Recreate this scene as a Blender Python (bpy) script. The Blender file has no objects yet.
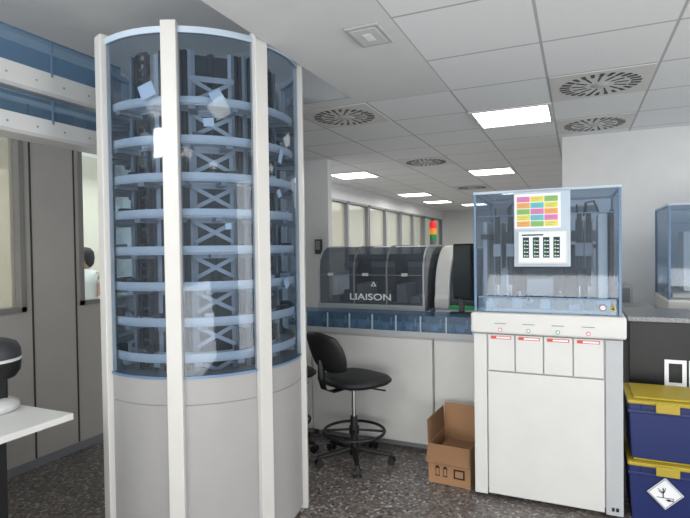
import bpy, math, random
from mathutils import Vector, Matrix
random.seed(4)
S=bpy.context.scene
COL=S.collection
S.view_settings.view_transform='Standard'

def lin(c):
    o=[]
    for v in c[:3]:
        v=v/255.0
        o.append(v/12.92 if v<=0.04045 else ((v+0.055)/1.055)**2.4)
    return (o[0],o[1],o[2],1.0)

def mat(name,col,rough=0.5,metal=0.0,noise=0.05,scale=6.0,emit=0.0,bump=0.0,spec=0.5):
    m=bpy.data.materials.new(name); m.use_nodes=True
    nt=m.node_tree; b=nt.nodes['Principled BSDF']
    c=lin(col)
    b.inputs['Roughness'].default_value=rough
    b.inputs['Metallic'].default_value=metal
    b.inputs['Specular IOR Level'].default_value=spec
    tc=nt.nodes.new('ShaderNodeTexCoord')
    nz=nt.nodes.new('ShaderNodeTexNoise'); nz.inputs['Scale'].default_value=scale
    nt.links.new(tc.outputs['Object'],nz.inputs['Vector'])
    mx=nt.nodes.new('ShaderNodeMix'); mx.data_type='RGBA'
    mx.inputs[6].default_value=tuple(v*(1-noise) for v in c[:3])+(1,)
    mx.inputs[7].default_value=tuple(min(1,v*(1+noise)) for v in c[:3])+(1,)
    nt.links.new(nz.outputs['Fac'],mx.inputs[0])
    nt.links.new(mx.outputs[2],b.inputs['Base Color'])
    if emit>0:
        nt.links.new(mx.outputs[2],b.inputs['Emission Color'])
        b.inputs['Emission Strength'].default_value=emit
    if bump>0:
        bp=nt.nodes.new('ShaderNodeBump'); bp.inputs['Strength'].default_value=bump; bp.inputs['Distance'].default_value=0.01
        n2=nt.nodes.new('ShaderNodeTexNoise'); n2.inputs['Scale'].default_value=scale*20
        nt.links.new(tc.outputs['Object'],n2.inputs['Vector'])
        nt.links.new(n2.outputs['Fac'],bp.inputs['Height']); nt.links.new(bp.outputs['Normal'],b.inputs['Normal'])
    return m

def glass(name,tint,gloss=0.1,haze=0.06,hazecol=(200,215,230),rough=0.04,fres=0.35):
    m=bpy.data.materials.new(name); m.use_nodes=True
    nt=m.node_tree; nt.nodes.clear()
    out=nt.nodes.new('ShaderNodeOutputMaterial')
    tr=nt.nodes.new('ShaderNodeBsdfTransparent')
    tc=nt.nodes.new('ShaderNodeTexCoord'); nz=nt.nodes.new('ShaderNodeTexNoise'); nz.inputs['Scale'].default_value=2.0
    nt.links.new(tc.outputs['Object'],nz.inputs['Vector'])
    mx=nt.nodes.new('ShaderNodeMix'); mx.data_type='RGBA'
    t=lin(tint)
    mx.inputs[6].default_value=tuple(v*0.97 for v in t[:3])+(1,); mx.inputs[7].default_value=t
    nt.links.new(nz.outputs['Fac'],mx.inputs[0]); nt.links.new(mx.outputs[2],tr.inputs['Color'])
    gl=nt.nodes.new('ShaderNodeBsdfGlossy'); gl.inputs['Roughness'].default_value=rough
    df=nt.nodes.new('ShaderNodeBsdfDiffuse'); df.inputs['Color'].default_value=lin(hazecol)
    lw=nt.nodes.new('ShaderNodeLayerWeight'); lw.inputs['Blend'].default_value=0.2
    ma=nt.nodes.new('ShaderNodeMath'); ma.operation='MULTIPLY_ADD'
    ma.inputs[1].default_value=fres; ma.inputs[2].default_value=gloss*0.3; ma.use_clamp=True
    nt.links.new(lw.outputs['Fresnel'],ma.inputs[0])
    m1=nt.nodes.new('ShaderNodeMixShader'); m1.inputs[0].default_value=haze
    nt.links.new(tr.outputs[0],m1.inputs[1]); nt.links.new(df.outputs[0],m1.inputs[2])
    m2=nt.nodes.new('ShaderNodeMixShader'); nt.links.new(ma.outputs[0],m2.inputs[0])
    nt.links.new(m1.outputs[0],m2.inputs[1]); nt.links.new(gl.outputs[0],m2.inputs[2])
    nt.links.new(m2.outputs[0],out.inputs['Surface'])
    return m

# ---------------- materials
M={}
M['white']=mat('painted_white',(207,207,204),0.45)
M['post']=mat('post_white',(194,193,189),0.4)
M['towerbase']=mat('tower_base_grey',(150,149,148),0.45)
M['offw']=mat('off_white_plastic',(200,201,200),0.4)
M['lgrey']=mat('light_grey_plastic',(176,179,181),0.45)
M['mgrey']=mat('mid_grey',(130,133,136),0.5)
M['dgrey']=mat('dark_grey',(54,56,60),0.5)
M['black']=mat('black_plastic',(16,17,19),0.45)
M['fabric']=mat('black_vinyl',(20,20,23),0.55,bump=0.2)
M['alu']=mat('aluminium',(178,182,186),0.45,0.15)
M['chrome']=mat('chrome',(200,200,200),0.15,1.0)
M['ring']=mat('track_ring',(200,201,202),0.5,0.0)
M['blueframe']=mat('steel_blue',(96,122,150),0.35,0.1)
M['palebl']=mat('pale_blue_grey',(176,190,203),0.4)
M['panel']=mat('partition_grey',(182,178,173),0.55)
M['frame']=mat('window_frame_grey',(136,134,131),0.45)
M['seam']=mat('seam_dark',(64,63,62),0.6)
M['wall']=mat('wall_white_paint',(218,219,219),0.8,bump=0.05)
M['ceilp']=mat('ceiling_plaster',(214,216,216),0.9)
M['recess']=mat('recess_plaster',(230,232,233),0.9)
M['bulkhead']=mat('bulkhead_plaster',(150,153,156),0.9)  # plaster darkened to paint shade onto the recess end face
M['navy']=mat('navy_plastic',(24,38,92),0.4)
M['yel']=mat('yellow_lid',(168,148,44),0.45)
M['card']=mat('cardboard',(160,122,88),0.85,bump=0.2)
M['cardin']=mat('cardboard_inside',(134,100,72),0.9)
M['ink']=mat('ink_dark',(40,28,24),0.8)
M['red']=mat('red_lamp',(214,40,34),0.4,emit=0.6)
M['orange']=mat('orange_lamp',(232,140,30),0.4,emit=0.4)
M['green']=mat('green_lamp',(40,150,80),0.4,emit=0.1)
M['redlabel']=mat('red_label',(206,80,70),0.6)
M['paper']=mat('white_paper',(232,234,236),0.7)
M['tagp']=mat('tag_paper',(214,220,226),0.7)
M['pink']=mat('pink_print',(206,120,170),0.7)
M['yellow']=mat('yellow_print',(216,206,90),0.7)
M['cyan']=mat('cyan_print',(100,180,190),0.7)
M['olive']=mat('green_print',(130,180,95),0.7)
M['orp']=mat('orange_print',(222,160,90),0.7)
M['screen']=mat('screen_white',(215,226,232),0.3,emit=0.05)
M['screend']=mat('screen_dark',(34,44,50),0.2)
M['scrgr']=mat('screen_green',(130,190,150),0.3,emit=0.1)
M['light']=mat('light_diffuser',(255,252,244),0.5,noise=0.01,emit=7.0)
M['backroom']=mat('back_room_white',(232,226,214),0.8,emit=0.25)  # wall glows by itself, in place of light in that room
M['skin']=mat('skin',(190,146,120),0.6)
M['hair']=mat('hair_dark',(34,26,22),0.7)
M['coat']=mat('coat_white',(232,234,236),0.8)
M['trouser']=mat('trousers_blue',(60,74,96),0.8)
M['shoe']=mat('shoe_white',(210,210,210),0.6)
M['g_tower']=glass('blue_acrylic',(226,234,242),0.08,0.022,(160,176,192),fres=0.18)
M['g_hood']=glass('hood_acrylic',(230,237,244),0.10,0.03,(170,188,204),fres=0.26)
M['g_guard']=glass('guard_acrylic',(206,224,238),0.12,0.10,(170,196,216))
M['g_smoke']=glass('smoke_acrylic',(184,190,198),0.10,0.28,(116,124,134))
M['g_win']=glass('window_glass',(232,238,236),0.06,0.04)
M['g_blind']=glass('frosted_window',(224,225,218),0.05,0.35,(220,219,208))

# floor terrazzo
def floor_mat():
    m=bpy.data.materials.new('terrazzo'); m.use_nodes=True; nt=m.node_tree; b=nt.nodes['Principled BSDF']
    tc=nt.nodes.new('ShaderNodeTexCoord')
    v=nt.nodes.new('ShaderNodeTexVoronoi'); v.inputs['Scale'].default_value=66
    nt.links.new(tc.outputs['Object'],v.inputs['Vector'])
    sp=nt.nodes.new('ShaderNodeSeparateColor'); nt.links.new(v.outputs['Color'],sp.inputs[0])
    r=nt.nodes.new('ShaderNodeValToRGB'); r.color_ramp.interpolation='CONSTANT'
    cols=[(0,(108,102,99)),(0.35,(130,122,117)),(0.6,(90,85,83)),(0.8,(154,146,140)),(0.91,(188,181,175)),(0.965,(60,57,57))]
    e=r.color_ramp.elements
    e[0].position=0; e[0].color=lin(cols[0][1]); e[1].position=cols[1][0]; e[1].color=lin(cols[1][1])
    for p,c in cols[2:]:
        q=e.new(p); q.color=lin(c)
    nt.links.new(sp.outputs[0],r.inputs[0])
    v2=nt.nodes.new('ShaderNodeTexNoise'); v2.inputs['Scale'].default_value=90; nt.links.new(tc.outputs['Object'],v2.inputs['Vector'])
    mx=nt.nodes.new('ShaderNodeMix'); mx.data_type='RGBA'; mx.blend_type='MULTIPLY'; mx.inputs[0].default_value=0.4
    nt.links.new(r.outputs[0],mx.inputs[6]); nt.links.new(v2.outputs['Fac'],mx.inputs[7])
    nt.links.new(mx.outputs[2],b.inputs['Base Color']); b.inputs['Roughness'].default_value=0.35
    return m
M['floor']=floor_mat()

def tile_mat():
    m=bpy.data.materials.new('ceiling_tile'); m.use_nodes=True; nt=m.node_tree; b=nt.nodes['Principled BSDF']
    tc=nt.nodes.new('ShaderNodeTexCoord'); s=nt.nodes.new('ShaderNodeSeparateXYZ'); nt.links.new(tc.outputs['Object'],s.inputs[0])
    def mth(op,a,bv=None):
        n=nt.nodes.new('ShaderNodeMath'); n.operation=op
        for i,x in enumerate([a,bv]):
            if x is None: continue
            if isinstance(x,(int,float)): n.inputs[i].default_value=x
            else: nt.links.new(x,n.inputs[i])
        return n.outputs[0]
    def line(o,off,w):
        a=mth('ADD',o,off); a=mth('DIVIDE',a,0.6); a=mth('FRACT',a); a=mth('SUBTRACT',a,0.5); a=mth('ABSOLUTE',a)
        return mth('GREATER_THAN',a,0.5-w)
    lx=line(s.outputs[0],0.765+6,0.012); ly=line(s.outputs[1],-3.45+6.0,0.012)
    g=mth('MAXIMUM',lx,ly)
    nz=nt.nodes.new('ShaderNodeTexNoise'); nz.inputs['Scale'].default_value=120; nt.links.new(tc.outputs['Object'],nz.inputs['Vector'])
    c1=nt.nodes.new('ShaderNodeMix'); c1.data_type='RGBA'; c1.inputs[6].default_value=lin((220,223,224)); c1.inputs[7].default_value=lin((234,236,237))
    nt.links.new(nz.outputs['Fac'],c1.inputs[0])
    c2=nt.nodes.new('ShaderNodeMix'); c2.data_type='RGBA'; nt.links.new(g,c2.inputs[0]); nt.links.new(c1.outputs[2],c2.inputs[6]); c2.inputs[7].default_value=lin((174,176,178))
    nt.links.new(c2.outputs[2],b.inputs['Base Color']); b.inputs['Roughness'].default_value=0.9
    return m
M['tile']=tile_mat()

# ---------------- mesh builder
class MB:
    def __init__(s,o=(0,0,0)): s.v=[];s.f=[];s.m=[];s.sm=[];s.mats=[];s.o=Vector(o)
    def mi(s,k):
        if k not in s.mats: s.mats.append(k)
        return s.mats.index(k)
    def add(s,vs,fs,k,smooth=False):
        b=len(s.v); s.v+= [Vector(v)-s.o for v in vs]
        i=s.mi(k)
        for f in fs: s.f.append([b+q for q in f]); s.m.append(i); s.sm.append(smooth)
    def hexa(s,vs,k): s.add(vs,[(0,3,2,1),(4,5,6,7),(0,1,5,4),(1,2,6,5),(2,3,7,6),(3,0,4,7)],k)
    def box(s,x0,x1,y0,y1,z0,z1,k):
        s.hexa([(x0,y0,z0),(x1,y0,z0),(x1,y1,z0),(x0,y1,z0),(x0,y0,z1),(x1,y0,z1),(x1,y1,z1),(x0,y1,z1)],k); return s
    def beam(s,p0,p1,w,h,k,w1=None,h1=None,up=(0,0,1)):
        p0=Vector(p0);p1=Vector(p1); d=(p1-p0).normalized(); u=Vector(up)
        if abs(d.dot(u))>0.98: u=Vector((0,1,0))
        x=d.cross(u).normalized(); y=x.cross(d).normalized()
        w1=w if w1 is None else w1; h1=h if h1 is None else h1
        vs=[p0-x*w/2-y*h/2,p0+x*w/2-y*h/2,p0+x*w/2+y*h/2,p0-x*w/2+y*h/2,
            p1-x*w1/2-y*h1/2,p1+x*w1/2-y*h1/2,p1+x*w1/2+y*h1/2,p1-x*w1/2+y*h1/2]
        s.hexa(vs,k); return s
    def lathe(s,c,prof,k,n=32,axis=(0,0,1),cap=True):
        c=Vector(c); a=Vector(axis).normalized(); t=Vector((1,0,0)) if abs(a.x)<0.9 else Vector((0,1,0))
        x=a.cross(t).normalized(); y=a.cross(x)
        vs=[];fs=[]
        for (r,h) in prof:
            for i in range(n):
                q=2*math.pi*i/n; vs.append(c+a*h+x*(r*math.cos(q))+y*(r*math.sin(q)))
        for j in range(len(prof)-1):
            for i in range(n): fs.append((j*n+i,j*n+(i+1)%n,(j+1)*n+(i+1)%n,(j+1)*n+i))
        s.add(vs,fs,k,True)
        if cap:
            for j in (0,len(prof)-1):
                s.add([v for v in vs[j*n:(j+1)*n]],[tuple(range(n))],k)
        return s
    def cyl(s,c,r,h,k,axis=(0,0,1),n=24,r2=None):
        return s.lathe(c,[(r,0),(r if r2 is None else r2,h)],k,n,axis)
    def arc(s,cx,cy,r0,r1,z0,z1,a0,a1,k,n=8,smooth=True):
        vs=[];full=abs(a1-a0)>=359.9
        m=n if full else n+1
        for i in range(m):
            q=math.radians(a0+(a1-a0)*i/n); c,d=math.cos(q),math.sin(q)
            vs+=[(cx+r0*c,cy+r0*d,z0),(cx+r1*c,cy+r1*d,z0),(cx+r1*c,cy+r1*d,z1),(cx+r0*c,cy+r0*d,z1)]
        sidef=[];flatf=[]
        for i in range(n):
            a=i*4; b=((i+1)%m)*4
            sidef+=[(a+1,b+1,b+2,a+2),(b,a,a+3,b+3)]
            flatf+=[(a,b,b+1,a+1),(a+3,a+2,b+2,b+3)]
        if not full: flatf+=[(0,1,2,3),(n*4+3,n*4+2,n*4+1,n*4)]
        s.add(vs,sidef,k,smooth)
        s.add(vs,flatf,k,False)
        return s
    def sweep(s,path,prof,k,smooth=False,closed=False):
        vs=[];P=[Vector(p) for p in path];n=len(P);m=len(prof)
        for i,p in enumerate(P):
            if closed: d=P[(i+1)%n]-P[i-1]
            else: d=P[min(i+1,n-1)]-P[max(i-1,0)]
            d.normalize(); up=Vector((0,0,1))
            if abs(d.z)>0.95: up=Vector((0,1,0))
            r=d.cross(up).normalized(); u=r.cross(d)
            for a,b in prof: vs.append(p+r*a+u*b)
        fs=[]
        for i in range(n if closed else n-1):
            j=(i+1)%n
            for q in range(m): fs.append((i*m+q,i*m+(q+1)%m,j*m+(q+1)%m,j*m+q))
        s.add(vs,fs,k,smooth)
        if not closed: s.add(vs,[tuple(range(m)),tuple((n-1)*m+q for q in range(m))[::-1]],k)
        return s
    def tube(s,path,r,k,n=10,closed=False):
        return s.sweep(path,[(r*math.cos(2*math.pi*i/n),r*math.sin(2*math.pi*i/n)) for i in range(n)],k,True,closed)
    def prism(s,pts,k,axis,t0,t1):
        def P(a,b,t): return {'x':(t,a,b),'y':(a,t,b),'z':(a,b,t)}[axis]
        n=len(pts); vs=[P(a,b,t0) for a,b in pts]+[P(a,b,t1) for a,b in pts]
        fs=[tuple(range(n)),tuple(range(2*n-1,n-1,-1))]+[(i,(i+1)%n,n+(i+1)%n,n+i) for i in range(n)]
        s.add(vs,fs,k); return s
    def obj(s,name,parent=None,bevel=0,label=None,segs=2):
        me=bpy.data.meshes.new(name); me.from_pydata([tuple(v) for v in s.v],[],s.f)
        for k in s.mats: me.materials.append(M[k])
        for p,i,sm in zip(me.polygons,s.m,s.sm): p.material_index=i; p.use_smooth=sm
        import bmesh
        bm=bmesh.new(); bm.from_mesh(me); bmesh.ops.recalc_face_normals(bm,faces=bm.faces); bm.to_mesh(me); bm.free()
        me.update()
        o=bpy.data.objects.new(name,me); COL.objects.link(o)
        if bevel>0:
            b=o.modifiers.new('bevel','BEVEL'); b.width=bevel; b.segments=segs; b.limit_method='ANGLE'; b.angle_limit=math.radians(50)
        if parent is not None: o.parent=parent
        else: o.location=s.o
        if label: o['label']=label
        return o

def thing(name,loc,label,cat,group=None,rotz=0):
    e=bpy.data.objects.new(name,None); e.empty_display_size=0.1; e.location=loc; e.rotation_euler=(0,0,rotz)
    COL.objects.link(e); e['label']=label; e['category']=cat
    if group: e['group']=group
    return e
def tag(o,label,cat,group=None):
    o['label']=label;o['category']=cat
    if group:o['group']=group
    return o
def struct(o): o['kind']='structure'; return o
def copy_thing(root,loc,rotz=None,label=None):
    kids=list(root.children)
    n=root.copy(); COL.objects.link(n); n.location=loc
    if rotz is not None: n.rotation_euler=(0,0,rotz)
    if label: n['label']=label
    for k in kids:
        c=k.copy(); COL.objects.link(c); c.parent=n
        for g in k.children:
            h=g.copy(); COL.objects.link(h); h.parent=c
    return n
def text(s,size,loc,k,parent,name='lettering',rot=(math.pi/2,0,0),ext=0.0008,align='CENTER',sx=1.0,off=0.0):
    cu=bpy.data.curves.new(name,'FONT'); cu.body=s; cu.size=size; cu.align_x=align; cu.align_y='CENTER'; cu.extrude=ext; cu.offset=off
    t=bpy.data.objects.new('tmp',cu); COL.objects.link(t)
    dg=bpy.context.evaluated_depsgraph_get(); me=bpy.data.meshes.new_from_object(t.evaluated_get(dg))
    bpy.data.objects.remove(t)
    me.materials.clear(); me.materials.append(M[k])
    o=bpy.data.objects.new(name,me); COL.objects.link(o)
    o.rotation_euler=rot; o.scale=(sx,1,1)
    p=Vector(loc)
    if parent is not None:
        o.parent=parent; q=parent
        while q is not None:
            p=p-Vector(q.location); q=q.parent
    o.location=p
    return o

CE=2.54; RC=3.0
# ================= SETTING
struct(MB().box(-7,4,-1.6,14.7,-0.1,0,'floor').obj('floor'))
c=MB()
c.box(-0.765,4,-1.6,14.7,CE,CE+.05,'tile')
c.box(-3.58,-0.765,3.45,14.7,CE,CE+.05,'tile')
c.box(-1.42,-0.765,-1.6,3.45,CE,CE+.05,'ceilp')
c.box(-3.58,-1.42,3.3,3.45,CE,CE+.05,'ceilp')
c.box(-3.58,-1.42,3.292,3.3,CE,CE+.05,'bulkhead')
c.box(-1.42,-1.38,-1.6,3.34,CE+.05,RC+.05,'ceilp')
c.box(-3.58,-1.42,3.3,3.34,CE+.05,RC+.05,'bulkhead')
c.box(-3.58,-1.38,-1.6,3.3,RC,RC+.05,'recess')
struct(c.obj('ceiling'))

wl=MB(); X0,X1=-3.58,-3.48
openings=[(0.75,1.55),(1.6,2.37),(2.80,3.5),(3.55,4.3)]
zb,zt=1.10,2.34
wl.box(X0,X1,-1.6,5.4,0,zb,'panel'); wl.box(X0,X1,-1.6,5.4,zt,CE,'panel'); wl.box(X0,X1,-1.6,5.4,CE,RC,'recess')
ys=[-1.6]+[q for a in openings for q in a]+[5.4]
for i in range(0,len(ys),2): wl.box(X0,X1,ys[i],ys[i+1],zb,zt,'panel')
for y in (1.575,2.42,2.765,3.525,4.35): wl.box(X1-.002,X1+.004,y-.006,y+.006,0.06,CE,'seam')
wl.box(X0,X1,5.4,14.7,0,zb,'wall'); wl.box(X0,X1,5.4,14.7,2.3,RC,'wall'); wl.box(X0,X1,5.4,7.0,zb,2.3,'wall')
struct(wl.obj('wall_left'))
struct(MB().box(X1,X1+.012,-1.6,5.4,0,0.06,'mgrey').obj('baseboard_left'))
n=1
def window(y0,y1,z0,z1,gl,fk='frame',mull=()):
    global n
    w=MB()
    f=0.035
    for a in [(y0,y0+f,z0,z1),(y1-f,y1,z0,z1),(y0,y1,z0,z0+f),(y0,y1,z1-f,z1)]+[(m-.03,m+.03,z0,z1) for m in mull]:
        w.box(X0+.01,X1+.012,a[0],a[1],a[2],a[3],fk)
    w.box(-3.535,-3.529,y0+f,y1-f,z0+f,z1-f,gl)
    struct(w.obj('window_%d'%n)); n+=1
window(0.75,1.55,zb,zt,'g_blind'); window(1.6,2.37,zb,zt,'g_blind'); window(2.80,3.5,zb,zt,'g_win'); window(3.55,4.3,zb,zt,'g_win')
yy=7.0
for i in range(4):
    window(yy,yy+1.85,zb,2.3,'g_blind','mgrey',(yy+.92,)); yy+=1.88
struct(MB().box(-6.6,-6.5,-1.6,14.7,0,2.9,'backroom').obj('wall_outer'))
struct(MB().box(-0.13,4,5.4,5.5,0,CE,'wall').obj('wall_right'))
struct(MB().box(-3.48,-2.62,5.4,5.5,0,CE,'wall').obj('wall_inner'))
struct(MB().box(-3.6,4,14.6,14.7,0,CE,'wall').obj('wall_back'))

# ceiling lights
def ceiling_light(x,y):
    root=thing('ceiling_light',(x,y,CE),'square recessed LED panel glowing white in the tile ceiling','ceiling light','ceiling light panels')
    o=root.location
    MB(o).box(x-.27,x+.27,y-.27,y+.27,CE-.006,CE-.002,'light').obj('diffuser',root)
    f=MB(o)
    for a in [(x-.297,x-.27,y-.297,y+.297),(x+.27,x+.297,y-.297,y+.297),(x-.27,x+.27,y-.297,y-.27),(x-.27,x+.27,y+.27,y+.297)]:
        f.box(*a,CE-.012,CE,'offw')
    f.obj('frame',root)
    return root
L0=ceiling_light(-.465,4.35)
for p in [(-1.065,7.35),(-2.865,9.75),(-2.865,11.55),(-.465,1.35),(1.335,2.55),(1.335,-.45),(-1.065,10.35),(-2.265,12.75),(-.465,-.9),(1.9,4.35),(-2.865,6.75)]:
    copy_thing(L0,(p[0],p[1],CE))
# diffusers
def diffuser(x,y):
    root=thing('ceiling_air_diffuser',(x,y,CE),'square white swirl air diffuser with radial dark slots in ceiling','air vent','swirl air diffusers')
    o=root.location
    MB(o).box(x-.29,x+.29,y-.29,y+.29,CE-.005,CE,'white').obj('plate',root,bevel=.002)
    s=MB(o); N=26
    for i in range(N):
        q=2*math.pi*i/N; q1=q+.12; q2=q+.17
        r0,rm,r1=.085,.165,.238
        a=(x+r0*math.cos(q),y+r0*math.sin(q),CE-.0062); b=(x+rm*math.cos(q1),y+rm*math.sin(q1),CE-.0062)
        c2=(x+(rm+.014)*math.cos(q1),y+(rm+.014)*math.sin(q1),CE-.0062); d=(x+r1*math.cos(q2),y+r1*math.sin(q2),CE-.0062)
        if i%2: s.beam(a,b,.008,.003,'black',w1=.014)
        s.beam(c2,d,.017,.003,'black',w1=.026)
    s.obj('slot_ring',root)
    MB(o).lathe((x,y,CE-.016),[(.02,0),(.045,.004),(.055,.011)],'lgrey',20).obj('hub',root)
    return root
D0=diffuser(-1.665,3.75)
for p in [(.135,3.75),(.135,4.95),(-1.665,6.15),(-1.665,9.15),(-1.665,12.15)]:
    copy_thing(D0,(p[0],p[1],CE))
r=thing('ceiling_emergency_light',(-.915,2.37,CE),'slim white emergency luminaire on the plaster ceiling','emergency light')
MB(r.location).box(-1.0,-.83,2.25,2.49,CE-.014,CE,'lgrey').obj('housing',r,bevel=.005)
MB(r.location).box(-.98,-.85,2.275,2.465,CE-.017,CE-.013,'offw').obj('lens',r,bevel=.002)
MB(r.location).box(-.935,-.895,2.33,2.41,CE-.019,CE-.0165,'paper').obj('led_strip',r,bevel=.002)

# ================= STORAGE TOWER
TX,TY=-1.978,2.43; TR=.556; A0=-65.9
root=thing('storage_tower',(TX,TY,0),'round sample storage tower with blue acrylic upper part and grey base','storage tower')
o=root.location
ZB=.89; ZT=2.565
b=MB(o)
b.arc(TX,TY,.50,TR-.004,0.03,.76,0,360,'towerbase',64)
b.arc(TX,TY,.50,TR-.008,.76,.765,0,360,'mgrey',64)
b.arc(TX,TY,.02,TR-.004,.765,ZB,0,360,'towerbase',64)
b.arc(TX,TY,.50,TR-.03,0,.03,0,360,'seam',64)
b.obj('base',root)
MB(o).arc(TX,TY,TR-.03,TR+.002,ZB,ZB+.012,0,360,'blueframe',64).obj('rim',root)
MB(o).arc(TX,TY,TR-.02,TR+.002,ZT-.03,ZT,0,360,'palebl',64).obj('rim',root)
for i in range(8):
    a=A0+45*i
    q=math.radians(a); c_,s_=math.cos(q),math.sin(q)
    rr=TR+.004
    p=MB(o)
    def P(rad,t,z): return (TX+rad*c_-t*s_,TY+rad*s_+t*c_,z)
    w=.037
    vs=[P(rr-.03,-w,0),P(rr+.02,-w,0),P(rr+.02,w,0),P(rr-.03,w,0),P(rr-.03,-w,ZT+.02),P(rr+.02,-w,ZT+.02),P(rr+.02,w,ZT+.02),P(rr-.03,w,ZT+.02)]
    p.hexa(vs,'post'); p.obj('post',root,bevel=.004)
    MB(o).arc(TX,TY,TR-.008,TR-.002,ZB+.012,ZT-.03,a+4.2,a+40.8,'g_tower',14).obj('glass_panel',root)
levels=[.97,1.145,1.32,1.495,1.675,1.85,2.03,2.215]
for i,z in enumerate(levels):
    m=MB(o)
    m.arc(TX,TY,.41,.52,z-.006,z,0,360,'ring',72)
    m.arc(TX,TY,.512,.520,z-.010,z+.032,0,360,'ring',72)
    m.arc(TX,TY,.405,.411,z-.012,z+.02,0,360,'ring',72)
    for j in range(16):
        q=math.radians(A0+11+22.5*j+i*3)
        m.beam((TX+.40*math.cos(q),TY+.40*math.sin(q),z-.02),(TX+.525*math.cos(q),TY+.525*math.sin(q),z-.02),.035,.02,'mgrey')
    m.obj('track_ring',root)
    for j in range(12):
        if random.random()<.3: continue
        q=math.radians(30*j+i*11)
        MB(o).beam((TX+.44*math.cos(q),TY+.44*math.sin(q),z+.025),(TX+.50*math.cos(q),TY+.50*math.sin(q),z+.025),.045,.045,random.choice(['dgrey','black','lgrey'])).obj('carrier',root)
for i in range(8):
    q=math.radians(A0+22.5+45*i); c_,s_=math.cos(q),math.sin(q)
    def P(rad,t,z): return Vector((TX+rad*c_-t*s_,TY+rad*s_+t*c_,z))
    outw=(c_,s_,0)
    if i%2==0:
        R=.37; m=MB(o)
        for t in (-.10,.10): m.beam(P(R,t,ZB),P(R,t,ZT-.05),.022,.03,'alu')
        m.beam(P(R-.03,0,ZB),P(R-.03,0,ZT-.05),.03,.02,'dgrey')
        for k,z in enumerate(levels+[2.39]):
            m.beam(P(R+.012,-.095,z-.13),P(R+.012,.095,z-.03),.020,.008,'alu',up=outw)
            m.beam(P(R+.020,.095,z-.13),P(R+.020,-.095,z-.03),.020,.008,'alu',up=outw)
            m.beam(P(R+.014,-.11,z-.018),P(R+.014,.11,z-.018),.028,.008,'lgrey',up=outw)
        m.obj('lattice_frame',root)
        for t in (-.155,-.127,.127,.155):
            MB(o).beam(P(R-.01,t,ZB),P(R-.01,t,ZT-.05),.018,.03,'black').obj('guide_rod',root)
        MB(o).beam(P(R-.06,0,ZB),P(R-.06,0,ZT-.05),.012,.20,'dgrey',up=(-s_,c_,0)).obj('back_plate',root)
    else:
        R=.385; m=MB(o)
        for t0 in (-.075,.075):
            for t in (t0-.03,t0+.03): m.beam(P(R,t,ZB),P(R,t,ZT-.05),.014,.026,'black')
            for k in range(40):
                z=ZB+.03+k*.041; m.beam(P(R,t0-.03,z),P(R,t0+.03,z),.010,.016,'dgrey' if k%2 else 'black')
        m.obj('rack',root)
        MB(o).beam(P(R-.02,0,ZB),P(R-.02,0,ZT-.05),.03,.012,'alu').obj('guide_rod',root)
        for t in (-.15,.15): MB(o).beam(P(R,t,ZB),P(R,t,ZT-.05),.018,.018,'mgrey').obj('guide_rod',root)
m=MB(o)
m.box(TX-.10,TX+.10,TY-.10,TY+.10,ZB,ZT-.08,'dgrey')
for k in range(12):
    m.box(TX-.14,TX+.14,TY-.14,TY+.14,ZB+.05+k*.135,ZB+.10+k*.135,'black')
m.obj('core',root,bevel=.004)
for j,(ph,z,rt,w,h) in enumerate([(-13,2.27,.35,.08,.07),(22,2.25,.5,.06,.05),(18,2.12,0.1,.05,.04),(62,2.0,-.3,.03,.08),(60,1.8,.4,.03,.04),(66,1.32,.6,.04,.05),(27,1.62,.1,.03,.03)]):
    q=math.radians(A0+ph); R=TR-.013
    cen=Vector((TX+R*math.cos(q),TY+R*math.sin(q),z)); t=Vector((-math.sin(q),math.cos(q),0)); u=Vector((0,0,1)); nn=Vector((math.cos(q),math.sin(q),0))
    a=t*math.cos(rt)+u*math.sin(rt); b_=-t*math.sin(rt)+u*math.cos(rt)
    m=MB(o); vs=[cen-a*w/2-b_*h/2,cen+a*w/2-b_*h/2,cen+a*w/2+b_*h/2,cen-a*w/2+b_*h/2]
    m.hexa([v-nn*.001 for v in vs]+[v+nn*.001 for v in vs],'tagp'); m.obj('paper_tag',root)

# ================= OVERHEAD CONVEYORS
def overhead(z0,hch,hg,lab,hx,hys):
    x=-2.69
    path=[(x,-1.2,z0),(x,0.2,z0),(x,1.6,z0),(x,2.0,z0),(x,2.42,z0)]
    r=thing('overhead_conveyor',(x,0.2,z0),lab,'conveyor','overhead sample conveyors'); o=r.location
    MB(o).sweep(path,[(-.09,0),(.075,0),(.09,.015),(.09,hch),(.075,hch),(.075,.02),(-.075,.02),(-.075,hch),(-.09,hch)],'offw').obj('channel',r,bevel=.003)
    MB(o).sweep(path,[(.083,hch),(.089,hch),(.089,hch+hg),(.083,hch+hg)],'g_guard').obj('side_guard',r)
    MB(o).sweep(path,[(-.089,hch),(-.083,hch),(-.083,hch+hg),(-.089,hch+hg)],'g_guard').obj('side_guard',r)
    for yy in (0.3,.85,1.35,1.62,1.95):
        MB(o).box(x+.089,x+.093,yy-.006,yy+.006,z0+hch-.02,z0+hch+hg,'blueframe').obj('guard_clip',r)
    MB(o).box(x+.082,x+.090,-1.2,2.42,z0+hch+hg,z0+hch+hg+.008,'blueframe').obj('guard_edge',r)
    yv=.9
    while yv<2.2:
        MB(o).cyl((x+.09,yv,z0+hch*.5),.006,.003,'mgrey',(1,0,0),10).obj('rivet',r); yv+=.16
    for yy in hys:
        MB(o).box(x+hx-.01,x+hx+.01,yy-.01,yy+.01,z0+.01,RC,'alu').obj('hanger',r)
    return r
overhead(2.355,.12,.17,'upper white overhead sample track with blue acrylic guards',-.101,(.5,1.7))
overhead(2.12,.10,.10,'lower white overhead sample track with low blue guards',-.101,(.3,1.45))

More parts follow.
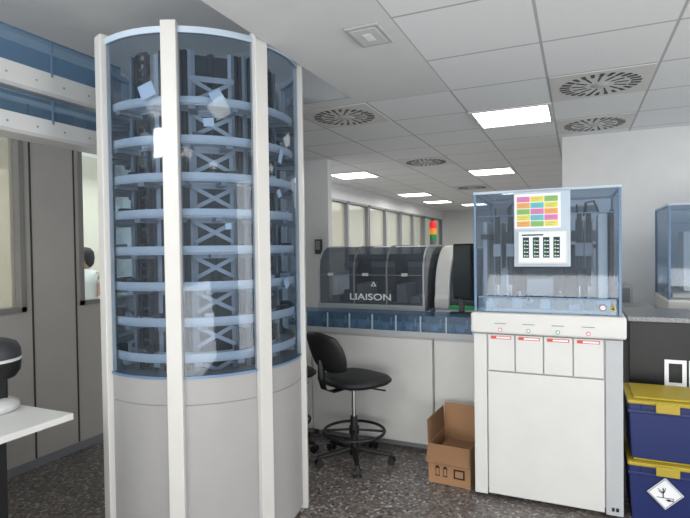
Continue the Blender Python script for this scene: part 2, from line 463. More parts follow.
# ================= DESK left
r=thing('lab_bench',(-2.6,1.0,0),'white bench top on grey frame beside the partition','bench'); o=r.location
MB(o).box(-3.2,-2.16,0.1,1.69,.72,.75,'white').obj('worktop',r,bevel=.004)
for (x,y) in [(-2.42,.16),(-2.42,1.50),(-3.14,.16),(-3.14,1.50)]:
    MB(o).box(x-.025,x+.025,y-.025,y+.025,0,.72,'black').obj('leg',r,bevel=.003)
MB(o).box(-3.12,-2.30,1.40,1.42,.05,.72,'black').obj('back_panel',r)  # black sheet standing in for the shadow under the bench
MB(o).box(-2.30,-2.28,0.2,1.42,.05,.72,'black').obj('side_panel',r)  # black sheet too, paints the shade below the worktop edge
dx,dy=-2.58,1.55
r=thing('benchtop_reader',(dx,dy,.751),'black rounded benchtop instrument on white foot with green light','lab instrument'); o=r.location
MB(o).lathe((dx,dy,.751),[(.13,0),(.14,.01),(.135,.035),(.08,.06)],'offw',28).obj('foot',r)
MB(o).box(dx-.12,dx+.07,dy-.07,dy+.07,.79,1.0,'black').obj('column',r,bevel=.02,segs=4)
MB(o).lathe((dx,dy,.89),[(.05,0),(.125,.02),(.145,.05),(.15,.10)],'black',28).obj('head',r)
MB(o).lathe((dx,dy,.991),[(.15,0),(.151,.012),(.148,.014)],'offw',28).obj('trim_band',r)
MB(o).lathe((dx,dy,1.006),[(.15,0),(.148,.035),(.13,.07),(.09,.085),(.02,.09)],'dgrey',28).obj('cap',r)
MB(o).cyl((dx+.105,dy-.095,.955),.010,.012,'green',(.75,-.65,0),10).obj('indicator_light',r)
MB(o).cyl((dx+.02,dy-.03,.835),.045,.07,'offw',(1,-.2,0),20).obj('knob',r)

# ================= MAIN ANALYZER
def analyzer_hood(root,x0,x1,y0,y1,z0,z1):
    o=root.location
    f=MB(o); t=.016
    for x in (x0,x1-t):
        for y in (y0,y1-t):
            f.box(x,x+t,y,y+t,z0,z1,'blueframe')
    f.box(x0,x1,y0-.004,y0+t,z1-.016,z1,'palebl'); f.box(x0,x1,y1-t,y1,z1-.016,z1,'palebl')
    f.box(x0,x0+t,y0,y1,z1-.016,z1,'palebl'); f.box(x1-t,x1,y0,y1,z1-.016,z1,'palebl')
    f.box(x0+t,x1-t,y0-.002,y0+.010,z1-.15,z1-.144,'blueframe')
    f.obj('hood_frame',root,bevel=.005)
    MB(o).box(x0+t,x1-t,y0+t,y1-t,z1-.012,z1-.006,'g_hood').obj('top_window',root)
    MB(o).box(x0+t,x1-t,y0+.003,y0+.009,z0+.10,z1-.016,'g_hood').obj('front_window',root)
    MB(o).box(x0+.004,x0+.010,y0+t,y1-t,z0,z1-.016,'g_hood').obj('side_window',root)
    MB(o).box(x1-.010,x1-.004,y0+t,y1-t,z0,z1-.016,'g_hood').obj('side_window',root)
    MB(o).box(x0+t,x1-t,y1-.012,y1-.004,z0,z1-.016,'g_hood').obj('rear_window',root)

ax0,ax1=-.574,.222; ay0,ay1=3.17,3.92
r=thing('sample_analyzer',(-.176,3.5,0),'tall white automated analyzer with blue acrylic hood and small screen','analyzer'); o=r.location
MB(o).box(ax0,ax1,ay0+.015,ay1,.05,.99,'offw').box(ax0+.03,ax1-.03,ay0+.06,ay1-.03,0,.05,'dgrey').obj('body',r,bevel=.004)
MB(o).box(ax0-.012,ax1+.016,ay0-.035,ay1+.01,.992,1.115,'white').obj('countertop',r,bevel=.014,segs=3)
MB(o).box(ax0,-.498,ay0-.004,ay0+.015,.02,.985,'white').obj('side_panel',r,bevel=.004)
MB(o).box(.136,ax1,ay0-.004,ay0+.015,.02,.985,'lgrey').obj('side_panel',r,bevel=.004)
MB(o).box(-.492,.130,ay0-.006,ay0+.014,.03,.762,'white').obj('lower_door',r,bevel=.004)
dw=(.130+.492)/4
for i in range(4):
    xa=-.492+i*dw
    d=MB(o).box(xa+.003,xa+dw-.003,ay0-.006,ay0+.014,.770,.985,'white').obj('drawer',r,bevel=.003)
    MB(o).box(xa+.02,xa+dw-.02,ay0-.008,ay0-.005,.958,.976,'redlabel').box(xa+.05,xa+dw-.025,ay0-.0088,ay0-.0078,.962,.972,'paper').obj('label_strip',d)
    k=['red','green','green','red'][i]
    MB(o).cyl((xa+dw*.5,ay0-.035,1.018),.011,.003,'redlabel' if k=='red' else 'green',(0,-1,0),18).cyl((xa+dw*.5,ay0-.038,1.018),.007,.002,'paper',(0,-1,0),16).obj('status_light',r)
    MB(o).box(xa+.045,xa+.11,ay0-.0375,ay0-.034,1.052,1.056,'mgrey').obj('printed_line',r)
MB(o).box(.165,.178,ay0-.006,ay0-.003,.045,.065,'black').obj('foot_mark',r); MB(o).box(.185,.20,ay0-.006,ay0-.003,.045,.065,'black').obj('foot_mark',r)
analyzer_hood(r,ax0+.004,ax1-.004,ay0,ay1-.04,1.115,1.83)
m=MB(o)
m.box(ax0+.03,ax1-.03,ay0+.05,ay1-.08,1.116,1.135,'lgrey')
for i in range(9):
    xa=ax0+.06+i*.078
    m.box(xa,xa+.055,ay0+.08,ay0+.40,1.135,1.165+.018*(i%3),['offw','dgrey','lgrey','black'][i%4])
    for k in range(5): m.cyl((xa+.027,ay0+.11+k*.06,1.165+.018*(i%3)),.008,.02,['paper','blueframe','dgrey','offw'][(i+k)%4],n=8)
m.obj('deck',r,bevel=0)
m=MB(o); m.box(ax0+.03,ax1-.03,ay0+.50,ay0+.55,1.53,1.60,'mgrey'); m.box(ax0+.03,ax1-.03,ay0+.49,ay0+.55,1.485,1.51,'black'); m.box(ax0+.03,ax0+.07,ay0+.1,ay0+.5,1.55,1.58,'dgrey')
m.obj('gantry_rail',r,bevel=.003)
MB(o).box(ax0+.06,ax1-.10,ay0+.53,ay0+.55,1.72,1.76,'mgrey').obj('upper_rail',r,bevel=.003)
MB(o).box(ax0+.14,ax1-.16,ay0+.62,ay0+.635,1.14,1.50,'dgrey').obj('rear_panel',r,bevel=.003)
MB(o).box(ax0+.24,ax1-.30,ay0+.45,ay0+.55,1.136,1.36,'black').obj('reader_module',r,bevel=.006)
MB(o).box(ax0+.28,ax1-.36,ay0+.30,ay0+.40,1.19,1.30,'lgrey').obj('reader_module',r,bevel=.006)
for (xx,kk) in [(-.465,'lgrey'),(-.385,'dgrey'),(.01,'mgrey'),(.06,'alu')]:
    m=MB(o); m.box(xx-.022,xx+.022,ay0+.28,ay0+.50,1.36,1.66,kk); m.box(xx-.014,xx+.014,ay0+.24,ay0+.28,1.26,1.70,'black'); m.box(xx-.024,xx+.024,ay0+.23,ay0+.26,1.44,1.52,'lgrey'); m.cyl((xx,ay0+.26,1.18),.006,.14,'chrome'); m.cyl((xx-.012,ay0+.26,1.70),.006,.05,'black')
    m.obj('pipetting_arm',r,bevel=.003)
MB(o).box(.105,.155,ay0+.1,ay0+.4,1.135,1.68,'offw').obj('inner_module',r,bevel=.006)
MB(o).box(.165,.185,ay0+.08,ay0+.4,1.135,1.70,'black').obj('inner_module',r,bevel=.004)
MB(o).box(-.548,-.522,ay0+.2,ay0+.5,1.135,1.66,'offw').obj('inner_module',r,bevel=.006)
MB(o).tube([(-.40,ay0+.3,1.68),(-.39,ay0+.3,1.76),(-.36,ay0+.3,1.785),(-.30,ay0+.35,1.72),(-.26,ay0+.4,1.6)],.006,'black',8).obj('cable',r)
MB(o).tube([(.035,ay0+.3,1.68),(.045,ay0+.3,1.76),(.09,ay0+.3,1.77),(.12,ay0+.35,1.70)],.006,'black',8).obj('cable',r)
px0,px1=-.335,-.035
d=MB(o).box(px0,px1,ay0-.03,ay0-.008,1.385,1.815,'palebl').obj('display_panel',r,bevel=.006)
MB(o).box(px0+.005,px0+.25,ay0-.034,ay0-.030,1.605,1.80,'paper').obj('colour_chart',d)
ch=MB(o); cols=['pink','orp','yellow','olive','cyan','pink']
for rr in range(5):
    for cc in range(3):
        xa=px0+.018+cc*.074; za=1.785-rr*.035
        ch.box(xa,xa+.070,ay0-.0355,ay0-.0335,za-.031,za,cols[[0,2,3,1,4,2,3,0,1,2,4,0,1,3,2][rr*3+cc]])
        ch.box(xa+.008,xa+.055,ay0-.0362,ay0-.035,za-.013,za-.011,'mgrey'); ch.box(xa+.008,xa+.045,ay0-.0362,ay0-.035,za-.023,za-.021,'mgrey')
ch.obj('chart_print',d)
MB(o).box(px0+.02,px1-.015,ay0-.042,ay0-.030,1.40,1.59,'offw').obj('touchscreen',d,bevel=.004)
MB(o).box(px0+.03,px1-.025,ay0-.0435,ay0-.041,1.412,1.582,'screen').obj('screen_glass',d)
ch=MB(o)
for cc in range(4):
    xa=px0+.05+cc*.054
    ch.box(xa,xa+.034,ay0-.0445,ay0-.0432,1.437,1.553,'screend')
    for k in range(5): ch.box(xa+.006,xa+.014,ay0-.0452,ay0-.044,1.444+k*.021,1.454+k*.021,'scrgr'); ch.box(xa+.018,xa+.03,ay0-.0452,ay0-.044,1.446+k*.021,1.450+k*.021,'paper')
ch.box(px0+.045,px0+.16,ay0-.0445,ay0-.0432,1.562,1.570,'ink')
ch.obj('screen_icons',d)
MB(o).box(ax0+.03,ax1-.03,ay0-.004,ay0+.01,1.20,1.210,'blueframe').obj('front_rail',r,bevel=.002)
MB(o).box(ax0+.03,ax1-.03,ay0+.003,ay0+.008,1.12,1.20,'g_guard').obj('front_window',r)
st=MB(o); st.prism([(.155,1.145),(.195,1.145),(.175,1.18)],'yel','y',ay0-.006,ay0-.004); st.prism([(.168,1.15),(.182,1.15),(.175,1.168)],'ink','y',ay0-.0075,ay0-.006); st.obj('hazard_sticker',r)
st=MB(o); st.cyl((.125,ay0-.004,1.16),.018,.002,'ink',(0,-1,0),16); st.cyl((.125,ay0-.006,1.16),.014,.001,'paper',(0,-1,0),16); st.beam((.113,ay0-.008,1.148),(.137,ay0-.008,1.172),.004,.001,'red'); st.obj('hazard_sticker',r)

bx0,bx1,by0,by1=.60,1.38,4.40,5.10
r=thing('sample_analyzer',(1.0,4.75,0),'white analyzer with blue acrylic hood against the white wall','analyzer'); o=r.location
MB(o).box(bx0,bx1,by0+.01,by1,.05,.99,'offw').box(bx0+.03,bx1-.03,by0+.05,by1-.03,0,.05,'dgrey').obj('body',r,bevel=.004)
MB(o).box(bx0-.01,bx1+.01,by0-.03,by1,.992,1.10,'white').obj('countertop',r,bevel=.012)
MB(o).box(bx0+.05,bx1-.05,by0-.006,by0+.01,.05,.97,'white').obj('lower_door',r,bevel=.004)
analyzer_hood(r,bx0,bx1,by0,by1,1.10,1.80)
m=MB(o); m.box(bx0+.04,bx1-.04,by0+.1,by1-.06,1.102,1.14,'lgrey'); m.box(bx0+.14,bx0+.5,by0+.3,by0+.5,1.14,1.6,'offw'); m.obj('deck',r,bevel=.006)
r=thing('side_bench',(.45,5.0,0),'narrow white wall bench beside the analyzer','bench'); o=r.location
MB(o).box(.18,.58,4.75,5.38,.0,.95,'offw').obj('body',r,bevel=.004)
MB(o).box(.17,.585,4.73,5.39,.951,.98,'white').obj('worktop',r,bevel=.004)
tag(MB((.38,5.1,.98)).box(.24,.42,4.95,5.2,.981,1.16,'lgrey').box(.26,.40,4.945,4.95,1.02,1.14,'mgrey').obj('control_unit',bevel=.008),'small grey control unit on the narrow bench','control box')

# ================= black cabinet
r=thing('black_counter',(.72,3.95,0),'black display counter with speckled top and white lettering','cabinet'); o=r.location
MB(o).box(.29,1.35,3.66,4.16,.0,1.03,'black').obj('body',r,bevel=.004)
M['granite']=mat('granite_top',(120,122,124),0.3,noise=0.9,scale=90)
MB(o).box(.28,1.36,3.64,4.18,1.031,1.062,'granite').obj('top_slab',r,bevel=.003)
g=MB(o)
def fr(x0,x1,z0,z1,t): 
    for a in [(x0,x0+t,z0,z1),(x1-t,x1,z0,z1),(x0+t,x1-t,z0,z0+t),(x0+t,x1-t,z1-t,z1)]: g.box(a[0],a[1],3.655,3.659,a[2],a[3],'paper')
fr(.478,.592,.645,.805,.022)
g.box(.604,.628,3.655,3.659,.645,.805,'paper')
g.obj('lettering',r,label='white block letters OI')

# ================= bins
def storage_bin(z,h,lab):
    r=thing('storage_bin',(.53,3.38,z),lab,'storage box','stacked navy boxes with yellow lids'); o=r.location
    x0,x1,y0,y1=.245,.815,3.19,3.57
    b=MB(o)
    i=.02
    vs=[(x0+i,y0+i,z),(x1-i,y0+i,z),(x1-i,y1-i,z),(x0+i,y1-i,z),(x0+.005,y0+.005,z+h),(x1-.005,y0+.005,z+h),(x1-.005,y1-.005,z+h),(x0+.005,y1-.005,z+h)]
    b.hexa(vs,'navy'); b.box(x0,x1,y0,y1,z+h-.05,z+h-.03,'navy')
    for k in range(6): b.box(x0+.06+k*.085,x0+.07+k*.085,y0+.002,y0+.02,z+h-.03,z+h,'navy')
    b.obj('body',r,bevel=.006)
    l=MB(o); l.box(x0-.002,x1+.004,y0-.006,y1+.004,z+h+.001,z+h+.022,'yel'); l.box(x0+.03,x1-.03,y0+.03,y1-.03,z+h+.022,z+h+.034,'yel')
    l.obj('lid',r,bevel=.006)
    MB(o).box(x0+.13,x0+.24,y0-.018,y0-.006,z+h-.035,z+h+.016,'yel').obj('latch',r,bevel=.004)
    return r
storage_bin(.001,.305,'navy plastic box with yellow lid and hazard diamond')
storage_bin(.342,.30,'navy plastic box with yellow lid stacked on another')
r=bpy.data.objects['storage_bin']; o=r.location
st=MB(o); cx,cz,yf=.420,.175,3.196
st.prism([(cx-.085,cz),(cx,cz-.085),(cx+.085,cz),(cx,cz+.085)],'paper','y',yf-.004,yf-.002)
for a,bq in [((cx-.078,cz),(cx,cz-.078)),((cx,cz-.078),(cx+.078,cz)),((cx+.078,cz),(cx,cz+.078)),((cx,cz+.078),(cx-.078,cz))]:
    st.beam((a[0],yf-.0048,a[1]),(bq[0],yf-.0048,bq[1]),.003,.003,'mgrey',up=(0,1,0))
st.beam((cx-.01,yf-.0045,cz-.02),(cx-.01,yf-.0045,cz+.03),.005,.002,'ink',up=(0,1,0))
for dx_,dz_ in [(-.024,.026),(.012,.03),(-.02,.012),(.010,.016)]:
    st.beam((cx-.01,yf-.0045,cz+.0),(cx-.01+dx_,yf-.0045,cz+dz_),.003,.002,'ink',up=(0,1,0))
st.beam((cx-.04,yf-.0045,cz-.022),(cx+.04,yf-.0045,cz-.022),.003,.002,'ink',up=(0,1,0))
st.prism([(cx+.0,cz-.032),(cx+.016,cz-.026),(cx+.030,cz-.032),(cx+.038,cz-.027),(cx+.038,cz-.040),(cx+.030,cz-.035),(cx+.016,cz-.040)],'ink','y',yf-.0055,yf-.004)
st.obj('hazard_diamond',r,label='white diamond environmental hazard label')

# ================= counter units
def counter(x0,x1,lab):
    r=thing('counter_cabinet',((x0+x1)/2,3.95,0),lab,'cabinet','white counter units under the sample track'); o=r.location
    MB(o).box(x0,x1,3.72,4.0,.05,.84,'offw').box(x0+.02,x1-.02,3.76,4.0,0,.05,'mgrey').obj('body',r,bevel=.003)
    MB(o).box(x0+.004,x1-.004,3.702,3.719,.055,.83,'white').obj('front_panel',r,bevel=.003)
counter(-2.25,-1.965,'narrow white counter unit beside the tower')
counter(-1.96,-.966,'wide white counter unit with plain front panel')
counter(-.960,-.61,'narrow white counter unit beside the analyzer')
r=thing('sample_track',(-1.4,3.82,.842),'sample conveyor track with blue acrylic guards on white counter','conveyor'); o=r.location
x0,x1=-2.25,-.61
MB(o).box(x0,x1,3.70,3.96,.842,.885,'lgrey').obj('track_base',r,bevel=.003)
MB(o).box(x0,x1,3.702,3.708,.885,1.00,'g_guard').obj('side_guard',r)
MB(o).box(x0,x1,3.95,3.956,.885,1.00,'g_guard').obj('side_guard',r)
MB(o).box(x0,x1,3.70,3.958,1.00,1.006,'g_guard').obj('guard_lid',r)
MB(o).box(x0,x1,3.78,3.80,.886,.93,'palebl').obj('rail',r); MB(o).box(x0,x1,3.87,3.89,.886,.93,'palebl').obj('rail',r)
for i in range(9): MB(o).box(x0+.05+i*.19,x0+.060+i*.19,3.698,3.712,.885,1.00,'palebl').obj('guard_clip',r)
for i in range(16):
    xa=x0+.10+i*.095
    k=['green','offw','mgrey','offw'][i%4]
    MB(o).cyl((xa,3.74,.886),.016,.03,'mgrey',n=14).cyl((xa,3.74,.916),.008,.06,k,n=10).obj('tube_carrier',r)

# ================= benchtop immunoassay analyzer
lx0,lx1,ly0,ly1=-2.06,-1.11,4.03,4.75
r=thing('immunoassay_analyzer',(-1.58,4.4,0),'large analyzer with smoked grey translucent hood behind the track','analyzer'); o=r.location
MB(o).box(lx0,lx1,ly0,ly1,.0,.99,'offw').obj('body',r,bevel=.01)
def hoodprof(i=0):
    y0=ly0+i;y1=ly1-i;zt=1.52-i
    pts=[(y0,.992),(y0,1.30)]
    for k in range(7):
        a=math.radians(90*k/6); pts.append((y0+.20-.20*math.cos(a),1.32+(zt-1.32)*math.sin(a)))
    pts+=[(y1,zt),(y1,.992)]
    return pts
h=MB(o)
P=hoodprof()
vs=[(lx0,a,b) for a,b in P]+[(lx1,a,b) for a,b in P]; nP=len(P)
h.add(vs,[(i,i+1,nP+i+1,nP+i) for i in range(nP-1)],'g_smoke',False)
h.add(vs,[tuple(range(nP)),tuple(range(2*nP-1,nP-1,-1))],'g_smoke')
h.obj('hood',r)
for x in (lx0,lx0+.33,lx1-.33,lx1-.02):
    m=MB(o); path=[(x+.01,a-.004,b+.004) for a,b in P[:-1]]
    m.sweep(path,[(-.007,-.004),(.007,-.004),(.007,.004),(-.007,.004)],'lgrey' if x in (lx0,lx1-.02) else 'mgrey')
    m.obj('hood_trim',r)
MB(o).box(lx0,lx1,ly0-.010,ly0-.002,.995,1.04,'lgrey').obj('lower_fascia',r,bevel=.003)
MB(o).box(lx0,lx1,ly0-.008,ly0-.002,1.28,1.286,'mgrey').obj('hood_seam',r)
m=MB(o)
m.box(lx0+.05,lx1-.05,ly0+.08,ly1-.1,.993,1.05,'lgrey')
for i in range(7): m.box(lx0+.08+i*.12,lx0+.16+i*.12,ly0+.1,ly0+.4,1.05,1.10+.05*(i%3),['lgrey','mgrey','offw'][i%3])
m.box(lx0+.05,lx1-.05,ly0+.45,ly0+.5,1.33,1.38,'alu')
m.box(lx0+.03,lx1-.03,ly0+.60,ly0+.62,1.05,1.45,'mgrey')
for x in (lx0+.25,lx0+.6): m.box(x,x+.07,ly0+.3,ly0+.46,1.15,1.42,'dgrey')
m.obj('inner_mechanism',r,bevel=.003)
for x in (lx0+.10,lx0+.42,lx0+.76):
    MB(o).box(x,x+.05,ly0-.02,ly0-.003,1.275,1.30,'offw').obj('latch',r,bevel=.003)
text('LIAISON',.075,(-1.57,ly0-.022,1.10),'paper',r,sx=1.35,off=.001)
st=MB(o); st.prism([(-1.57,1.19),(-1.52,1.19),(-1.545,1.23)],'paper','y',ly0-.006,ly0-.003); st.prism([(-1.555,1.196),(-1.535,1.196),(-1.545,1.215)],'ink','y',ly0-.008,ly0-.006); st.obj('warning_sticker',r)

r=thing('chemistry_analyzer',(-.85,4.75,0),'white curved analyzer beside the smoked hood','analyzer'); o=r.location
MB(o).box(-1.08,-.62,4.2,5.2,.0,1.0,'offw').obj('body',r,bevel=.02)
pts=[(4.2,1.0),(4.2,1.08)]
for k in range(9):
    a=math.radians(90*k/8); pts.append((4.22+.38*(1-math.cos(a)),1.12+.40*math.sin(a)))
pts+=[(5.2,1.52),(5.2,1.0)]
MB(o).prism(pts,'white','x',-1.08,-.96).obj('side_cheek',r,bevel=.01)
MB(o).prism(pts,'white','x',-.70,-.62).obj('side_cheek',r,bevel=.01)
h=MB(o); q=[(a+.03,b-.02 if b>1.1 else b) for a,b in pts]; h.prism(q,'g_smoke','x',-.958,-.702); h.obj('cover',r)
MB(o).box(-.95,-.71,4.5,5.1,1.001,1.35,'mgrey').obj('inner_module',r,bevel=.01)
MB(o).box(-.955,-.705,4.20,4.24,1.0,1.03,'green').obj('accent_strip',r,bevel=.004)
sx,sy=-1.19,4.62
r2=thing('signal_tower_light',(sx,sy,1.521),'stacked red, amber and green signal light on analyzer','signal light'); o=r2.location
MB(o).cyl((sx,sy,1.521),.028,.05,'mgrey').obj('pole',r2)
MB(o).cyl((sx,sy,1.571),.032,.05,'green').obj('green_lamp',r2)
MB(o).cyl((sx,sy,1.625),.032,.05,'orange').obj('orange_lamp',r2)
MB(o).lathe((sx,sy,1.679),[(.032,0),(.032,.05),(.02,.065)],'red').obj('red_lamp',r2)
r=thing('monitor',(-.80,3.9,1.007),'black flat monitor on stand by the sample track','monitor'); o=r.location
MB(o).box(-.88,-.72,3.88,3.955,1.007,1.015,'black').box(-.82,-.78,3.915,3.945,1.015,1.15,'black').obj('stand',r,bevel=.003)
m=MB(o); m.beam((-.86,3.97,1.32),(-.70,3.85,1.32),.03,.42,'black',up=(0,0,1)); m.obj('bezel',r,bevel=.008)
MB(o).beam((-.862,3.948,1.32),(-.715,3.838,1.32),.006,.38,'screend').obj('screen_glass',r)

tag(MB((-.9,14.57,1.5)).box(-1.6,-1.3,14.56,14.60,1.55,1.75,'red').obj('wall_sign'),'small red safety sign on the far wall','sign')
tag(MB((-2.9,5.38,1.5)).box(-2.78,-2.70,5.36,5.40,1.45,1.62,'dgrey').box(-2.77,-2.71,5.355,5.36,1.5,1.6,'mgrey').obj('wall_control_box',bevel=.004),'small dark control box on white wall','control box')
for i,(x,y) in enumerate([(-2.6,8.5),(-1.4,9.5)]):
    r=thing('lab_instrument_cabinet',(x,y,0),'white floor standing lab instrument in the room beyond','lab instrument','white instruments in the room beyond'); o=r.location
    MB(o).box(x-.45,x+.45,y,y+.7,.0,1.0,'offw').obj('body',r,bevel=.01)
    MB(o).box(x-.4,x+.4,y+.1,y+.65,1.001,1.35,'dgrey').obj('cover',r,bevel=.03)

# ================= cardboard box
bx,by=-.735,3.40
r=thing('cardboard_box',(bx,by,0),'open brown cardboard box with raised flaps beside the analyzer','cardboard box',rotz=math.radians(-4))
w,d,h,t=.135,.17,.25,.004
b=MB()
b.box(-w,w,-d,d,0.001,.006,'card'); b.box(-w,w,-d,-d+t,.006,h,'card'); b.box(-w,w,d-t,d,.006,h,'card'); b.box(-w,-w+t,-d+t,d-t,.006,h,'card'); b.box(w-t,w,-d+t,d-t,.006,h,'card')
b.obj('carton',r)
MB().beam((0,d,h),(0,d+.015,h+.17),2*w,t,'card',up=(0,1,0)).obj('flap',r)
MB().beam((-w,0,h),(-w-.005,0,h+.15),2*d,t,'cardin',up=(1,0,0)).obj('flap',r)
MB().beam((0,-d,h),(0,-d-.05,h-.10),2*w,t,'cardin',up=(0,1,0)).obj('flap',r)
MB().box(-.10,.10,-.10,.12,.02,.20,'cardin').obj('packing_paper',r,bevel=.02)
for xx in (-.09,-.04):
    s=MB()
    s.box(xx,xx+.03,-d-.002,-d,.05,.055,'ink'); s.box(xx+.003,xx+.006,-d-.002,-d,.055,.10,'ink'); s.box(xx+.024,xx+.027,-d-.002,-d,.055,.10,'ink'); s.prism([(xx-.002,.10),(xx+.032,.10),(xx+.015,.12)],'ink','y',-d-.002,-d)
    s.obj('printed_mark',r)
MB().box(.03,.10,-d-.002,-d,.05,.11,'ink').box(.04,.09,-d-.003,-d-.001,.06,.10,'card').obj('printed_mark',r)

# ================= chairs
def chair(loc,rot,lab):
    r=thing('drafting_chair',loc,lab,'chair','black drafting chairs',rot)
    MB().lathe((0,0,.05),[(.035,0),(.04,.02),(.04,.05),(.028,.06)],'black',20).obj('hub',r)
    for i in range(5):
        a=2*math.pi*i/5+.3; c_,s_=math.cos(a),math.sin(a)
        MB().beam((.03*c_,.03*s_,.09),(.27*c_,.27*s_,.066),.045,.035,'black',w1=.028,h1=.02).obj('leg',r,bevel=.006)
        m=MB(); px,py=.265*c_,.265*s_
        for sgn in (-1,1):
            m.cyl((px-s_*.006*sgn-s_*(.009*sgn),py+c_*.006*sgn+c_*(.009*sgn),.026),.026,.012,'black',(-s_*sgn,c_*sgn,0),16)
        m.cyl((px,py,.03),.008,.04,'dgrey')
        m.obj('caster',r)
    MB().cyl((0,0,.10),.026,.22,'black').cyl((0,0,.32),.016,.22,'chrome').obj('column',r)
    ring=[(.215*math.cos(2*math.pi*i/32),.215*math.sin(2*math.pi*i/32),.215) for i in range(32)]
    m=MB(); m.tube(ring,.011,'black',8,True)
    for i in range(4):
        a=math.pi/4+math.pi/2*i; m.beam((.02*math.cos(a),.02*math.sin(a),.225),(.21*math.cos(a),.21*math.sin(a),.215),.018,.012,'black')
    m.cyl((0,0,.20),.036,.05,'black')
    m.obj('foot_ring',r)
    MB().box(-.09,.09,-.07,.07,.525,.55,'black').obj('seat_plate',r,bevel=.005)
    m=MB(); vs=[];fs=[]; N=40
    prof=[(.0,0),(.15,0.0),(.20,.008),(.222,.028),(.222,.045),(.205,.062),(.15,.068),(.0,.062)]
    for (rr,hh) in prof[1:-1]:
        for i in range(N):
            q=2*math.pi*i/N; cc,ss=math.cos(q),math.sin(q)
            k=1/((abs(cc)**2.6+abs(ss)**2.6)**(1/2.6))
            drop=-.015*max(0,cc)**2*(rr/.2)
            vs.append((rr*k*cc*1.04+.02,rr*k*ss*1.08,.55+hh+drop))
    R=len(prof)-2
    for j in range(R-1):
        for i in range(N): fs.append((j*N+i,j*N+(i+1)%N,(j+1)*N+(i+1)%N,(j+1)*N+i))
    fs.append(tuple(range(N))); fs.append(tuple((R-1)*N+i for i in range(N)))
    m.add(vs,fs,'fabric',True); m.obj('seat',r)
    MB().sweep([(-.05,0,.535),(-.20,0,.53),(-.265,0,.56),(-.285,0,.64),(-.28,0,.76)],[(-.028,-.005),(.028,-.005),(.028,.005),(-.028,.005)],'black',True).obj('back_bracket',r)
    m=MB(); vs=[];fs=[]; NU,NV=20,14; W,H=.185,.145
    for side in (0,1):
        for j in range(NV+1):
            for i in range(NU+1):
                u=-1+2*i/NU; v=-1+2*j/NV
                uu=u*math.sqrt(max(0,1-v*v*.34)); vv=v*math.sqrt(max(0,1-u*u*.36))
                edge=max(abs(u),abs(v)); th=.022*math.sqrt(max(0,1-edge**4))+.004
                x=-.285+.055*(uu*uu)+.02*vv*vv*(1 if vv<0 else 0)
                x+= th if side==0 else -th
                x-= .05*vv
                vs.append((x,uu*W,.81+vv*H))
    Q=(NU+1)*(NV+1)
    for sd in (0,1):
        for j in range(NV):
            for i in range(NU):
                a=sd*Q+j*(NU+1)+i; f=(a,a+1,a+NU+2,a+NU+1); fs.append(f if sd==0 else f[::-1])
    bd=[i for i in range(NU+1)]+[j*(NU+1)+NU for j in range(1,NV+1)]+[NV*(NU+1)+i for i in range(NU-1,-1,-1)]+[j*(NU+1) for j in range(NV-1,0,-1)]
    for k in range(len(bd)):
        a,b_=bd[k],bd[(k+1)%len(bd)]; fs.append((a,b_,Q+b_,Q+a))
    m.add(vs,fs,'fabric',True); m.obj('backrest',r)
    MB().beam((.04,-.07,.53),(.10,-.22,.525),.012,.008,'black').obj('lever',r)
    return r
C0=chair((-1.45,3.36,0),math.radians(64),'black vinyl drafting chair with foot ring at the counter')
copy_thing(C0,(-2.05,3.37,0),math.radians(60),'black drafting chair tucked behind the storage tower')

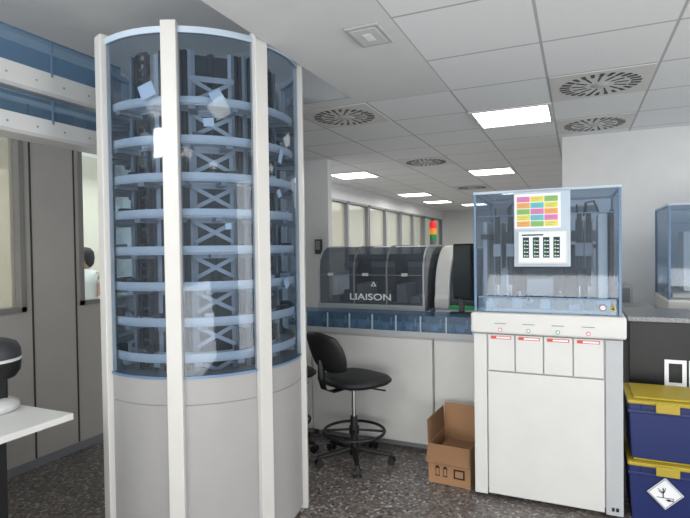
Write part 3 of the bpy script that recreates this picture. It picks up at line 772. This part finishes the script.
# ================= person
PX,PY=-4.95,4.05
def person():
    r=thing('person',(PX,PY,0),'person in a white lab coat standing in the adjoining room','person',rotz=math.radians(20))
    J=[];E=[];Rr=[]
    def j(p,rad,par=None):
        J.append(p);Rr.append(rad)
        if par is not None: E.append((par,len(J)-1))
        return len(J)-1
    pel=j((0,0,.86),(.14,.11)); wa=j((0,0,1.0),(.125,.095),pel); chs=j((0,0,1.17),(.15,.105),wa); nb=j((0,0,1.29),(.06,.055),chs); nk=j((0,-.01,1.34),(.05,.05),nb)
    hd=j((0,-.01,1.42),(.072,.085),nk); ht=j((0,-.01,1.50),(.055,.065),hd)
    for s in (-1,1):
        sh=j((s*.16,0,1.25),(.052,.052),chs); el=j((s*.21,-.03,1.0),(.04,.04),sh); wr=j((s*.20,-.16,.84),(.026,.026),el); pa=j((s*.195,-.21,.80),(.034,.018),wr)
        hp=j((s*.085,0,.80),(.09,.09),pel); kn=j((s*.09,-.01,.45),(.058,.058),hp); an=j((s*.09,.01,.08),(.038,.038),kn); toe=j((s*.10,-.13,.035),(.035,.03),an)
        for k,(dx,l) in enumerate([(-.025,.06),(-.009,.07),(.008,.066),(.023,.052)]):
            f1=j((s*.195+dx,-.24,.78),(.009,.009),pa); j((s*.195+dx,-.24-l*.6,.78-l*.5),(.007,.007),f1)
        j((s*.16,-.22,.79),(.010,.010),pa)
    me=bpy.data.meshes.new('body'); me.from_pydata(J,E,[]); me.materials.append(M['skin'])
    b=bpy.data.objects.new('body',me); COL.objects.link(b); b.parent=r
    sk=b.modifiers.new('skin','SKIN')
    for i,v in enumerate(me.skin_vertices[0].data): v.radius=Rr[i]; v.use_root=(i==0)
    sb=b.modifiers.new('sub','SUBSURF'); sb.levels=1; sb.render_levels=2
    m=MB()
    def ell(prof,k,n=24,cx=0,cy=0):
        vs=[(cx+a*math.cos(2*math.pi*i/n),cy+b_*math.sin(2*math.pi*i/n),z) for a,b_,z in prof for i in range(n)]
        m.add(vs,[(q*n+i,q*n+(i+1)%n,(q+1)*n+(i+1)%n,(q+1)*n+i) for q in range(len(prof)-1) for i in range(n)],k,True)
    ell([(.20,.16,.50),(.19,.15,.80),(.155,.125,1.0),(.18,.135,1.16),(.19,.12,1.25),(.12,.08,1.30),(.062,.062,1.325)],'coat')
    for s in (-1,1):
        m.tube([(s*.15,0,1.27),(s*.185,-.01,1.18),(s*.215,-.03,1.0),(s*.21,-.10,.92),(s*.20,-.16,.85)],.055,'coat',14)
    m.obj('lab_coat',r)
    m=MB(); ell([(.001,.001,1.565),(.05,.055,1.555),(.085,.095,1.51),(.092,.10,1.45),(.088,.08,1.38),(.06,.03,1.34)],'hair',cy=.018); m.obj('hair',r)
    for s in (-1,1):
        m=MB(); m.lathe((s*.03,-.088,1.455),[(.004,0),(.009,.004),(.004,.009)],'ink',8,(0,-1,0)); m.obj('eye',r)
        m=MB(); m.lathe((s*.078,-.005,1.44),[(.006,-.004),(.016,0),(.006,.006)],'skin',10,(s,0,0)); m.obj('ear',r)
    m=MB(); m.beam((0,-.085,1.45),(0,-.115,1.415),.012,.012,'skin',w1=.022,h1=.018); m.obj('nose',r,bevel=.003)
    MB().box(-.02,.02,-.094,-.088,1.388,1.394,'redlabel').obj('mouth',r)
    for s in (-1,1):
        MB().tube([(s*.09,0,.82),(s*.09,-.01,.45),(s*.09,.01,.09)],.075,'trouser',14).obj('trouser_leg',r)
        MB().box(s*.095-.045,s*.095+.045,-.17,.06,0,.08,'shoe').obj('shoe',r,bevel=.02)
person()

# ================= LIGHT
w=bpy.data.worlds.new('world'); S.world=w; w.use_nodes=True
bg=w.node_tree.nodes['Background']; bg.inputs[0].default_value=(0.96,0.98,1.0,1); bg.inputs[1].default_value=1.05
def area(name,loc,size,power,rot=(0,0,0),col=(1,1,1),sy=None):
    l=bpy.data.lights.new(name,'AREA'); l.energy=power; l.size=size; l.color=col
    if sy: l.shape='RECTANGLE'; l.size_y=sy
    ob=bpy.data.objects.new(name,l); ob.location=loc; ob.rotation_euler=rot; COL.objects.link(ob); return ob
area('window_daylight',(3.8,1.5,1.5),3.0,95,(0,math.radians(90),0),sy=1.6)  # unseen area light from the right, no window stands there
area('corridor_light',(-1.5,9,2.45),3,150,sy=5)  # added fill below the tiles to brighten the far room
area('hall_light',(0.3,-1.2,.6),3.0,75,(math.radians(125),0,0),sy=1.2)  # added fill behind the camera, aimed up to brighten the ceiling
area('recess_light',(-2.1,-1.5,2.70),1.2,70,(math.radians(118),0,0),sy=.4)  # added unseen fill to lift the dark enclosed recess
area('room_light',(-5,3.5,2.6),2.5,110,sy=6)  # added fill so the adjoining room looks bright through the windows

# ================= CAMERA
cam=bpy.data.cameras.new('camera'); co=bpy.data.objects.new('camera',cam); COL.objects.link(co)
yaw=math.radians(24.1); pitch=math.radians(-1.07); roll=math.radians(0.8)
F=Vector((-math.sin(yaw)*math.cos(pitch),math.cos(yaw)*math.cos(pitch),math.sin(pitch)))
R=Vector((math.cos(yaw),math.sin(yaw),0)); U=R.cross(F)
R2=R*math.cos(roll)-U*math.sin(roll); U2=R2.cross(F)
mt=Matrix(((R2.x,U2.x,-F.x),(R2.y,U2.y,-F.y),(R2.z,U2.z,-F.z))).to_4x4(); mt.translation=Vector((0,0,1.5))
co.matrix_world=mt; cam.sensor_width=36; cam.lens=36*520/690; cam.clip_start=.05
S.camera=co
